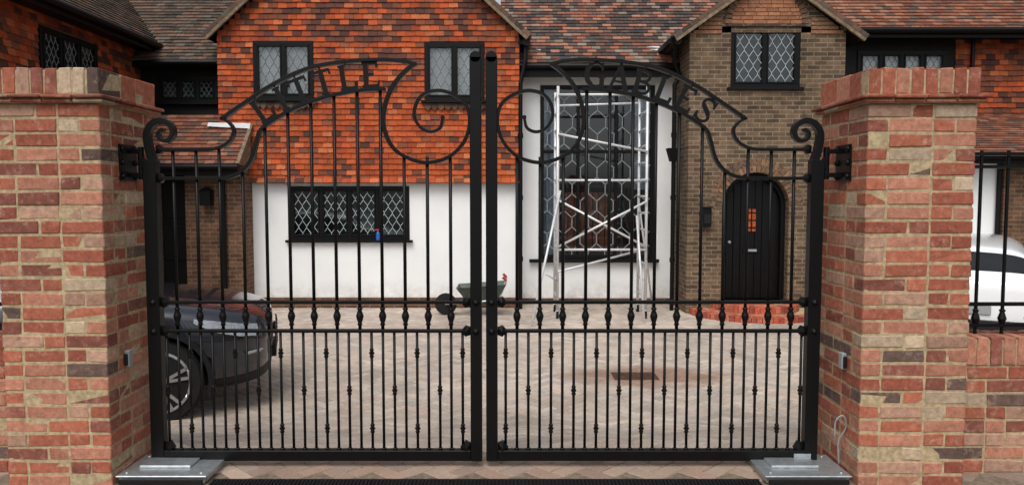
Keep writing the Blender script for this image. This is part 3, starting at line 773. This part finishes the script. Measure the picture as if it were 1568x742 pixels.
mb.tube([(x0+.2,YN-.41,rz+.06),(x1-.3,YN-.41,rz+.06)],.055,10)
mb.done('recess_fascia',['black'],house)

# ---- main roofs
def slope(name,x0,x1,y0,z0,length,ang,pal):
    mb=MB(); V=Vector((0,math.cos(ang),math.sin(ang))); Nn=Vector((0,-math.sin(ang),math.cos(ang)))
    A=Vector((x0,y0,z0)); tiles(mb,A,(1,0,0),V,Nn,length,lambda v:[(0,x1-x0)],palroof(pal),g=.1)
    B=A+V*length; D=Vector((x1-x0,0,0)); mb.poly([A,A+D,B+D,B],1); mb.poly([A-Nn*.05,A+D-Nn*.05,B+D-Nn*.05,B-Nn*.05],1)
    mb.done(name,['rooft','blackwood'],house)
A50=math.radians(47)
slope('recess_roof',xr-.35,bl+2.2,YN-.42,rz+.1,4.6,A50,'mix')
YL=13.9; zl_=GZ(99,YL)
xw=-6.9
slope('left_roof',xw-1,xl+.5,YL-.3,zl_+.02,4.6,A50,'dark')
zr_=GZ(53,YN)
slope('right_roof',brx-.5,14,YN-.4,zr_,4,A50,'red')
mb=MB(); 
for (xa,xb,yy0,zz0,L_) in ((xr-.35,bl+2.2,YN-.42,rz+.1,4.6),(xw-1,xl+.5,YL-.3,zl_+.02,4.6),(brx-.5,14,YN-.4,zr_,4)):
    yr=yy0+L_*math.cos(A50); zr2_=zz0+L_*math.sin(A50); mb.poly([(xa,yr,zr2_),(xb,yr,zr2_),(xb,yr+3.4,zz0),(xa,yr+3.4,zz0)])
mb.box(-7.5,14,19,19.3,-.6,rz); mb.done('rear_roof',['blackwood'],house)
mb=MB()
def flash(px,py,Y,w,h): 
    x=GX(px,py,Y); z=GZ(py,Y); mb.faces([(x-w/2,Y,z-h/2),(x+w/2,Y,z-h/2+.03),(x+w/2,Y+.08,z+h/2),(x-w*.2,Y+.1,z+h/2)],[(0,1,2,3)])
flash(818,76,YN-.2,.24,.12); flash(998,75,YN-.2,.3,.13)
mb.done('flashing',['flash'],house)

# ---- left: recessed upper wall, lean-to, door
mb=MB(); lw_=r4(243,334,117,157,YL)
wallh(mb,xw,xl+.02,2.0,zl_,YL,YL+.3,[lw_]); mb.done('left_upper_wall',['blackwood'],house)
window('landing_window',*lw_,YL-.02,3,'roomt',.09,.14,lw=.005,sillo=.02,lead='leadd')
mb=MB(); mb.box(xw,xl,YL-.3,YL,zl_-.09,zl_-.0); mb.tube([(xw+.4,YL-.36,zl_-.02),(xl,YL-.36,zl_-.02)],.055,10); mb.done('left_fascia',['black'],house)
mb=MB(); xe=-4.65; ze_=GZ(252,12.6); a45=math.radians(45)
V=Vector((0,math.cos(a45),math.sin(a45))); Nn=Vector((0,-math.sin(a45),math.cos(a45)))
tiles(mb,(xw,12.6,ze_),(1,0,0),V,Nn,1.28,lambda v:[(0,xe-xw)],palroof('red'),g=.1)
mb.poly([(xw,12.6,ze_),(xe,12.6,ze_),(xe,13.5,ze_+.9),(xw,13.5,ze_+.9)],1)
mb.poly([(xw,13.5,ze_+.9),(xe,13.5,ze_+.9),(xe,13.9,ze_+.9),(xw,13.9,ze_+.9)],1)
mb.poly([(xe-.02,12.62,ze_),(xe-.02,13.45,ze_),(xe-.02,13.45,ze_+.85)],2)
mb.bar((xe,12.58,ze_+.01),(xe,13.3,ze_+.73),.04,.06,(1,0,0),2)
mb.done('lean_to_roof',['rooft','blackwood','cement'],house)
mb=MB(); zf=GZ(192,13.25); mb.faces([(xe-.75,13.2,zf-.02),(xe+.0,13.2,zf-.06),(xe+.0,13.25,zf+.04),(xe-.75,13.25,zf+.05)],[(0,1,2,3)]); mb.done('lean_to_flashing',['flash'],house)
YLW=12.95; xb0=GX(285,360,YLW); xb1=GX(374,360,YLW)
mb=MB(); wallh(mb,xb0,xb1,-.6,ze_+.1,YLW,YLW+.45,[]); mb.box(xw,GX(245,360,YLW)-.02,YLW,YLW+.3,-.6,ze_); mb.done('lean_to_wall',['hbrickr'],house)
mb=MB(); mb.box(GX(245,360,YLW)-.02,xb0,YLW+.15,YLW+.2,-.5,ze_); mb.box(xw,xe+.0,12.62,12.66,ze_-.18,ze_-.01); mb.tube([(xw,12.56,ze_-.04),(xe+.02,12.56,ze_-.04)],.055,10)
xq=GX(263,360,YLW); 
for k in range(3): mb.box(xq-.2,xq+.2,YLW+.125,YLW+.149,-.35+k*.75,.25+k*.75)
mb.done('side_door',['black'],house,bevel=.004)
mb=MB()
def pipe(x,y,z0,z1,r=.037):
    mb.tube([(x,y,z0),(x,y,z1)],r,10)
    z=z0+.9
    while z<z1: mb.lathe((x,y,z),[(r+.012,-.04),(r+.012,.04)],'z',10); z+=1.1
pipe(GX(343,360,12.88),12.88,-.5,ze_-.05); pipe(GX(797,300,13.2),13.28,-.5,GZ(128,13.3)); px_=GX(1032,360,12.98); pipe(px_,13.1,-.5,GZ(128,13.1))
zz=GZ(236,13.1); mb.faces([(px_-.06,13.03,zz-.13),(px_+.06,13.03,zz-.13),(px_+.06,13.17,zz-.13),(px_-.06,13.17,zz-.13),(px_-.12,12.98,zz+.1),(px_+.12,12.98,zz+.1),(px_+.12,13.2,zz+.1),(px_-.12,13.2,zz+.1)],[(0,1,5,4),(1,2,6,5),(2,3,7,6),(3,0,4,7),(4,5,6,7),(3,2,1,0)])
for sx,ym in ((xr+.12,YC-.1),(bl-.22,YR-.1)):
    zz_=(zeave if ym>13 else bze)-.16; mb.tube([(sx,ym,zz_),(sx,ym+1.1,zz_)],.065,10); mb.box(sx-.14,sx+.02,ym+.1,ym+1.1,zz_-.02,zz_+.06)
mb.tube([(bl-.22,YR+.1,bze-.2),(bl-.22,YR+.2,bze-.45),(bl-.06,13.1,bze-.7),(px_,13.1,GZ(128,13.1))],.037,8)
mb.tube([(xr+.12,YC+.05,zeave-.2),(xr+.10,YC+.0,zeave-.5),(GX(797,300,13.2),13.28,GZ(128,13.3))],.037,8)
mb.done('rainwater_pipes',['black'],house)
mb=MB(); x=GX(316,303,12.85); z=GZ(303,12.85); mb.box(x-.09,x+.09,12.77,12.945,z-.13,z+.13); mb.faces([(x-.11,12.75,z+.13),(x+.11,12.75,z+.13),(x+.11,12.945,z+.13),(x-.11,12.945,z+.13),(x,12.9,z+.2)],[(0,1,4),(1,2,4),(2,3,4),(3,0,4)]); mb.done('wall_lantern',['black'],house)
mb=MB(); x=GX(1083,333,12.6); z=GZ(333,12.6); mb.box(x-.075,x+.075,12.6,12.745,z-.15,z+.16); mb.box(x-.09,x+.09,12.58,12.745,z+.16,z+.185); mb.box(x-.055,x+.055,12.585,12.599,z-.1,z+.05,1); mb.done('wall_lantern_porch',['black','trim'],house)

# ---- left wing side wall
mb=MB(); wy0,wy1=8.0,YL+.3; wh=(10.95,12.45,2.95,4.02)
def wallx(mb,x0,x1,y0,y1,z0,z1,holes):
    ysx=sorted({y0,y1,*[h[0] for h in holes],*[h[1] for h in holes]}); zs=sorted({z0,z1,*[h[2] for h in holes],*[h[3] for h in holes]})
    for a,b_ in zip(ysx[:-1],ysx[1:]):
        for c,d in zip(zs[:-1],zs[1:]):
            if any(h[0]<(a+b_)/2<h[1] and h[2]<(c+d)/2<h[3] for h in holes): continue
            mb.box(x0,x1,a,b_,c,d)
wallx(mb,xw-.3,xw-.03,wy0,wy1,-.6,4.5,[wh]); mb.box(xw-6,xw-.3,wy0,wy0+.3,-.6,4.5); mb.done('left_wing_wall',['hbrickr'],house)
mb=MB()
def alw(v):
    z=2.2+v
    return [(0,wh[0]-wy0),(wh[1]-wy0,wy1-wy0)] if wh[2]<z<wh[3] else [(0,wy1-wy0)]
tiles(mb,(xw-.03,wy0,2.2),(0,1,0),(0,0,1),(1,0,0),2.2,alw,paldk,g=.098); mb.done('left_wing_tiles',['tile'],house)
rot=Matrix.Translation(Vector((xw+.0,0,0)))@Matrix.Rotation(math.radians(90),4,'Z')
window('wing_window',wh[0],wh[1],wh[2],wh[3],-.02,3,'room',.11,.2,rot=rot,depth=.3,lead='leadd')
mb=MB(); ov=.35; ze2=4.32; ang=math.radians(45); V=Vector((-math.cos(ang),0,math.sin(ang))); Nn=Vector((math.sin(ang),0,math.cos(ang)))
tiles(mb,(xw+ov,wy0-.3,ze2),(0,1,0),V,Nn,4,lambda v:[(0,wy1-wy0+.2+v)],palroof('dark'),g=.1)
mb.poly([(xw+ov,wy0-.3,ze2-.03),(xw+ov,wy1,ze2-.03),(xw+ov-3,wy1+3,ze2+2.97),(xw+ov-3,wy0-.3,ze2+2.97)],1)
mb.box(xw,xw+ov-.02,wy0-.3,wy1-.1,ze2-.12,ze2-.05,1); mb.box(xw+ov-.02,xw+ov,wy0-.3,wy1-.1,ze2-.16,ze2,1)
mb.tube([(xw+ov+.06,wy0-.3,ze2-.04),(xw+ov+.06,wy1-.15,ze2-.04)],.055,10,1)
mb.done('left_wing_roof',['rooft','black'],house)

# ---- right range
mb=MB(); rw=r4(1312,1450,78,118,YN); xR=14
wallh(mb,brx-.05,xR,1.0,zr_,YN,YN+.3,[rw]); mb.done('right_upper_wall',['blackwood'],house)
mb=MB(); z0_=1.6
def alr(v):
    z=z0_+v
    return [(GX(1460,150,YN)-brx,xR-brx)] if z>rw[2]-.2 else [(0,xR-brx)]
tiles(mb,(brx,YN,z0_),(1,0,0),(0,0,1),(0,-1,0),zr_-z0_-.1,alr,paldk,g=.098); mb.done('right_hung_tiles',['tile'],house)
window('right_window',*rw,YN-.03,4,'skyrefl',.12,.2,sill=True,lead='leadw')
mb=MB(); mb.box(brx,xR,YN-.38,YN,zr_-.1,zr_-.03); mb.box(brx,xR,YN-.4,YN-.38,zr_-.14,zr_); mb.tube([(brx+.2,YN-.46,zr_-.02),(xR,YN-.46,zr_-.02)],.055,10); mb.tube([(GX(1490,100,13.8),13.82,zr_-.1),(GX(1490,100,13.8),13.82,1.5)],.037,8); mb.done('right_fascia',['black'],house)
Yg=12.7; zg=GZ(236,12.4)
mb=MB(); sl_=math.radians(27); V=Vector((0,math.cos(sl_),math.sin(sl_))); Nn=Vector((0,-math.sin(sl_),math.cos(sl_)))
tiles(mb,(brx+.3,12.3,zg),(1,0,0),V,Nn,1.78,lambda v:[(0,xR-brx-.3)],palroof('red'),g=.1)
mb.poly([(brx+.3,12.3,zg-.01),(xR,12.3,zg-.01),(xR,13.9,zg+.8),(brx+.3,13.9,zg+.8)],1)
mb.box(brx+.3,xR,12.3,12.33,zg-.16,zg-.0,1); mb.tube([(brx+.3,12.24,zg-.04),(xR,12.24,zg-.04)],.055,10,1)
mb.done('garage_roof',['rooft','black'],house)
mb=MB(); xa=GX(1531,300,Yg); 
wallh(mb,brx+.001,xa,-.6,zg,Yg,Yg+.3,[]); mb.done('garage_rendered_wall',['white'],house)
mb=MB(); mb.box(xa,xR,Yg-.1,Yg+.3,-.6,zg); mb.box(xR-.3,xR,Yg+.3,19,-.6,zr_); mb.done('garage_brick_wall',['hbrickr'],house)
mb=MB(); mb.tube([(xa-.06,Yg-.06,-.5),(xa-.06,Yg-.06,zg-.1)],.04,8); mb.done('garage_downpipe',['black'],house)

# ================================================================= SCAFFOLD TOWER
mb=MB(); r=.024; y0,y1=12.2,12.95; sxl=GX(854,300,12.2); sxr=GX(990,300,12.2); g=H(12.5); top=GZ(132,12.2)
for x in (sxl,sxr):
    for y in (y0,y1):
        mb.tube([(x,y,g+.12),(x,y,top)],r,10)
        mb.lathe((x,y+.0,g+.07),[(.07,-.02),(.07,.02)],'x',14,1)
        mb.tube([(x,y,g+.05),(x,y,g+.14)],.03,8)
    z=g+.35
    while z<top: mb.tube([(x,y0,z),(x,y1,z)],.018,8); z+=.28
def br(xa,ya,pa,xb,yb,pb): mb.tube([(xa,ya,GZ(pa,ya)),(xb,yb,GZ(pb,yb))],.019,8)
for pa in (145,276,382): br(sxl,y0-.03,pa,sxr,y0-.03,pa)
br(sxl,y1+.03,162,sxr,y1+.03,158)
br(sxl,y0-.04,306,sxr,y0-.04,378); br(sxl,y0-.05,378,sxr,y0-.05,308)
br(sxl,y0-.04,205,sxr,y0-.04,232); br(sxl,y0-.04,416,sxr,y1,384)
mb.tube([(GX(814,497,11.4),11.4,H(11.4)+.03),(GX(858,292,12.2),12.2,GZ(292,12.2))],.02,8)
mb.tube([(GX(836,420,11.9),11.8,GZ(420,11.8)),(sxl,y0,GZ(430,12.2))],.016,8)
mb.tube([(GX(985,470,11.8),11.7,H(11.7)+.03),(GX(975,330,12.2),12.2,GZ(330,12.2))],.018,8)
mb.tube([(sxr+.35,13.4,H(13.4)+.03),(sxr,y1,GZ(310,12.9))],.018,8)
mb.done('scaffold_tower',['alu','tyre'],None,True)

# wheelbarrow
mb=MB(); wbx=GX(738,440,12.6); wy=12.6; g=H(wy)
bt=[(-.25,-.2,.25),(.25,-.2,.25),(.25,.2,.25),(-.25,.2,.25)]; tp_=[(-.42,-.33,.5),(.42,-.33,.56),(.42,.33,.56),(-.42,.33,.5)]
mb.faces([(wbx+a,wy+b_,g+c) for a,b_,c in bt+tp_],[(0,1,2,3),(0,1,5,4),(1,2,6,5),(2,3,7,6),(3,0,4,7)],0)
for s in (-1,1):
    mb.tube([(wbx-.62,wy+s*.08,g+.2),(wbx-.2,wy+s*.2,g+.24),(wbx+.3,wy+s*.25,g+.3),(wbx+.42,wy+s*.27,g+.62)],.016,8,1)
    mb.tube([(wbx+.42,wy+s*.27,g+.62),(wbx+.36,wy+s*.27,g+.68)],.022,8,2)
    mb.tube([(wbx+.15,wy+s*.22,g+.26),(wbx+.2,wy+s*.26,g+.0)],.014,8,1)
mb.lathe((wbx-.62,wy-.04,g+.19),[(.12,0),(.185,.01),(.19,.04),(.185,.07),(.12,.08)],'y',20,3)
mb.done('wheelbarrow',['green','galv','red','tyre'],None)
mb=MB(); x=GX(579,358,13.38); z=g1[2]+.0; mb.lathe((x,13.37,z),[(.035,0),(.037,.02),(.037,.12),(.014,.15),(.014,.17)],'z',12,0); mb.box(x-.05,x+.02,13.355,13.385,z+.17,z+.2,1); mb.done('spray_bottle',['blue','red'],None)

# ================================================================= CARS
def wheel(cx,cy,cz,side,root,r=.365):
    mb=MB(); w=.24; s=side
    pr=[(r*.70,-w/2),(r*.93,-w/2),(r,-w/2+.03),(r,w/2-.03),(r*.93,w/2),(r*.70,w/2)]
    mb.lathe((cx,cy,cz),pr,'y',40,0)
    f=w/2+.001
    yo=cy+s*f
    pts=[(cx+r*.71*math.cos(2*math.pi*i/36),yo,cz+r*.71*math.sin(2*math.pi*i/36)) for i in range(37)]
    mb.tube(pts,.014,8,1)
    mb.lathe((cx,yo,cz),[(r*.69,-.002),(r*.69,.001)],'y',36,2)
    mb.lathe((cx,yo+s*.012,cz),[(.055,-.012),(.055,.012)],'y',16,1)
    for k in range(5):
        for d in (-.16,.16):
            a=2*math.pi*k/5+.3; a2=a+d
            mb.bar((cx+.04*math.cos(a),yo+s*.012,cz+.04*math.sin(a)),(cx+r*.69*math.cos(a2),yo+s*.008,cz+r*.69*math.sin(a2)),.026,.022,(0,1,0),1)
    mb.done('wheel',['tyre','alloy','trim'],root,False)
def car(paint,loc,heading,zoff,k=(1,1,1)):
    root=empty('parked_car'); 
    def S(x,zb,wl,wm,ws,zs,wb,zbelt,wr,zr,zt):
        return x,[(0,zb),(wl*.8,zb),(wl,zb+.13),(wm,.60),(ws,zs),(wb,zbelt),(wr,zr),(wr*.55,(zr+zt*2)/3),(0,zt)]
    st=[S(0,.34,.46,.52,.50,.68,.46,.76,.38,.80,.82),
        S(-.05,.26,.60,.66,.62,.72,.58,.82,.46,.85,.87),
        S(-.16,.22,.76,.80,.78,.77,.73,.87,.58,.905,.92),
        S(-.42,.20,.88,.92,.90,.84,.84,.93,.68,.965,.985),
        S(-.90,.20,.91,.955,.94,.91,.88,1.0,.72,1.03,1.05),
        S(-1.32,.20,.90,.95,.94,.94,.89,1.05,.76,1.08,1.10),
        S(-1.42,.20,.90,.95,.94,.95,.89,1.06,.75,1.13,1.17),
        S(-2.05,.20,.90,.95,.94,.96,.89,1.08,.67,1.50,1.56),
        S(-2.75,.20,.90,.95,.94,.97,.89,1.09,.67,1.55,1.61),
        S(-3.55,.20,.90,.95,.94,.98,.88,1.11,.65,1.52,1.58),
        S(-4.15,.22,.90,.94,.93,1.0,.86,1.14,.61,1.43,1.49),
        S(-4.22,.22,.90,.94,.93,1.0,.85,1.14,.61,1.41,1.47),
        S(-4.52,.26,.86,.91,.89,1.0,.80,1.10,.72,1.13,1.15),
        S(-4.64,.32,.80,.86,.84,.98,.76,1.05,.66,1.08,1.09),
        S(-4.68,.40,.66,.74,.72,.90,.66,.98,.56,1.02,1.03)]
    V=[];Fc=[];Mi=[]
    n=9; ring=2*n-2
    for x,h in st:
        full=[(y,z) for y,z in h]+[(-y,z) for y,z in reversed(h[1:-1])]
        V+=[(x*k[0],y*k[1],z*k[2]) for y,z in full]
    for i in range(len(st)-1):
        for q in range(ring):
            q2=(q+1)%ring; Fc.append((i*ring+q,i*ring+q2,(i+1)*ring+q2,(i+1)*ring+q))
            qq=q if q<n-1 else ring-1-q
            m=0
            if qq==5 and 6<=i<=9: m=1
            if qq in (6,7) and i in (6,): m=1
            if qq in (6,7) and i in (11,): m=1
            if qq in (0,1): m=2
            Mi.append(m)
    Fc.append(tuple(reversed(range(ring)))); Mi.append(2)
    e=(len(st)-1)*ring; Fc.append(tuple(range(e,e+ring))); Mi.append(0)
    me=bpy.data.meshes.new('body'); me.from_pydata(V,[],Fc)
    for m in (paint,'carglass','trim'): me.materials.append(M[m])
    me.polygons.foreach_set('material_index',Mi); me.polygons.foreach_set('use_smooth',[True]*len(Fc))
    body=bpy.data.objects.new('body',me); bpy.context.scene.collection.objects.link(body)
    import bmesh
    bm=bmesh.new(); bm.from_mesh(me); bmesh.ops.recalc_face_normals(bm,faces=bm.faces); bm.to_mesh(me); bm.free()
    sub=body.modifiers.new('s','SUBSURF'); sub.levels=2; sub.render_levels=2
    wx=(-.92*k[0],-3.72*k[0]); cutters=[]
    for x in wx:
        c=MB(); c.lathe((x,-1.2,.37),[(.42,0),(.42,2.4)],'y',40); co=c.done('cut',['trim']); cutters.append(co)
        b=body.modifiers.new('b','BOOLEAN'); b.operation='DIFFERENCE'; b.object=co; b.solver='EXACT'
    bpy.context.view_layer.update(); dg=bpy.context.evaluated_depsgraph_get()
    nm=bpy.data.meshes.new_from_object(body.evaluated_get(dg)); body.modifiers.clear(); body.data=nm
    for c in cutters: bpy.data.objects.remove(c)
    body.parent=root
    mb=MB(); mb.box(-4.4*k[0],-.3*k[0],-.62,.62,.25,.8); mb.done('underbody',['trim'],root)
    for x in wx:
        for s in (-1,1):
            wheel(x,s*(.80*k[1]),.365,s,root)
            mb=MB(); pts=[(x+.425*math.cos(a),s*.925*k[1],.37+.425*math.sin(a)) for a in [math.pi*(-.08+1.16*i/20) for i in range(21)]]
            mb.sweep(pts,.04,.06,(0,1,0)); mb.done('arch_trim',['trim'],root)
    for s in (-1,1):
        mb=MB()
        pts=[(-.12,.70,.80),(-.26,.835,.83),(-.46,.895,.87),(-.62,.915,.90)]
        lo=[(-.10,.74,.70),(-.25,.86,.72),(-.44,.915,.77),(-.62,.925,.86)]
        for i in range(3):
            q=[pts[i],pts[i+1],lo[i+1],lo[i]]; mb.poly([(a*k[0],s*(b_+.012)*k[1],c*k[2]) for a,b_,c in q])
        mb.done('headlamp',['lamp'],root,True)
        mb=MB(); mb.poly([(-.03,s*.30,.44),(.035,s*.30,.62),(-.0,s*.56,.62),(-.06,s*.60,.44)]); mb.tube([(-.02,s*.40,.56),(-.10,s*.72,.56),(-.2,s*.84,.56)],.014,8,1); mb.done('intake',['trim','grey'],root)
        mb=MB(); mb.box(-4.66*k[0],-4.40*k[0],s*.60 if s>0 else -.88,s*.88 if s>0 else -.60,.90,1.0); mb.done('tail_lamp',['tail'],root,bevel=.03)
        mb=MB(); mb.lathe((-1.62*k[0],s*1.02*k[1],1.12*k[2]),[(.03,-.06),(.075,-.03),(.085,.03),(.05,.07)],'x',12,0); mb.tube([(-1.62*k[0],s*.88*k[1],1.06*k[2]),(-1.62*k[0],s*1.0*k[1],1.1*k[2])],.02,8,0); mb.done('mirror',[paint],root,True)
    mb=MB()
    for i in range(7): mb.tube([(.025,-.36,.5+i*.035),(.04,0,.5+i*.035),(.025,.36,.5+i*.035)],.008,6)
    mb.box(-.01,.03,-.26,.26,.40,.50,0); mb.box(.03,.036,-.26,.26,.405,.495,1)
    mb.done('grille',['trim','grey'],root)
    mb=MB(); mb.box(-4.70,-4.685,-.26,.26,.62,.73,0); mb.box(-4.74,-4.5,-.75,.75,.36,.56,1); mb.done('rear_bumper',['grey','trim'],root,bevel=.02)
    root.location=loc; root.rotation_euler=(0,zoff,heading)
    return root
car('navy',(-2.38,7.30,H(6.9)+.0),math.radians(17),math.radians(-.3))
hd=math.radians(60); xwc=GX(1462,440,8.7)
car('carwhite',(xwc+4.68*math.cos(hd),8.5+4.68*math.sin(hd),H(9)),hd,0,(1,1,.93))

# ================================================================= LIGHT
w=bpy.data.worlds.new('World'); bpy.context.scene.world=w; w.use_nodes=True; nt=w.node_tree
bg=nt.nodes['Background']; sky=nt.nodes.new('ShaderNodeTexSky'); sky.sky_type='NISHITA'; sky.sun_disc=False
el,az=math.radians(55),math.radians(195)
sky.sun_elevation=el; sky.sun_rotation=az; sky.dust_density=4; sky.ozone_density=1
hs=nt.nodes.new('ShaderNodeHueSaturation'); hs.inputs['Saturation'].default_value=.3
nt.links.new(sky.outputs[0],hs.inputs['Color']); nt.links.new(hs.outputs[0],bg.inputs[0]); bg.inputs[1].default_value=.15
sl=bpy.data.lights.new('sun','SUN'); sl.energy=1.5; sl.angle=math.radians(35); sl.color=(1,.97,.92)
so=bpy.data.objects.new('sun',sl); d=Vector((math.sin(az)*math.cos(el),math.cos(az)*math.cos(el),math.sin(el)))
so.rotation_euler=d.to_track_quat('Z','Y').to_euler(); bpy.context.scene.collection.objects.link(so)
cam=bpy.data.cameras.new('camera'); cam.lens=36*F/1568; cam.sensor_width=36; cam.clip_end=2000; cam.clip_start=.05
co=bpy.data.objects.new('camera',cam); co.location=(0,0,EYE); co.rotation_euler=(math.pi/2-T,0,0)
bpy.context.scene.collection.objects.link(co); bpy.context.scene.camera=co
vs=bpy.context.scene.view_settings; vs.view_transform='Standard'; vs.look='None'; vs.exposure=0
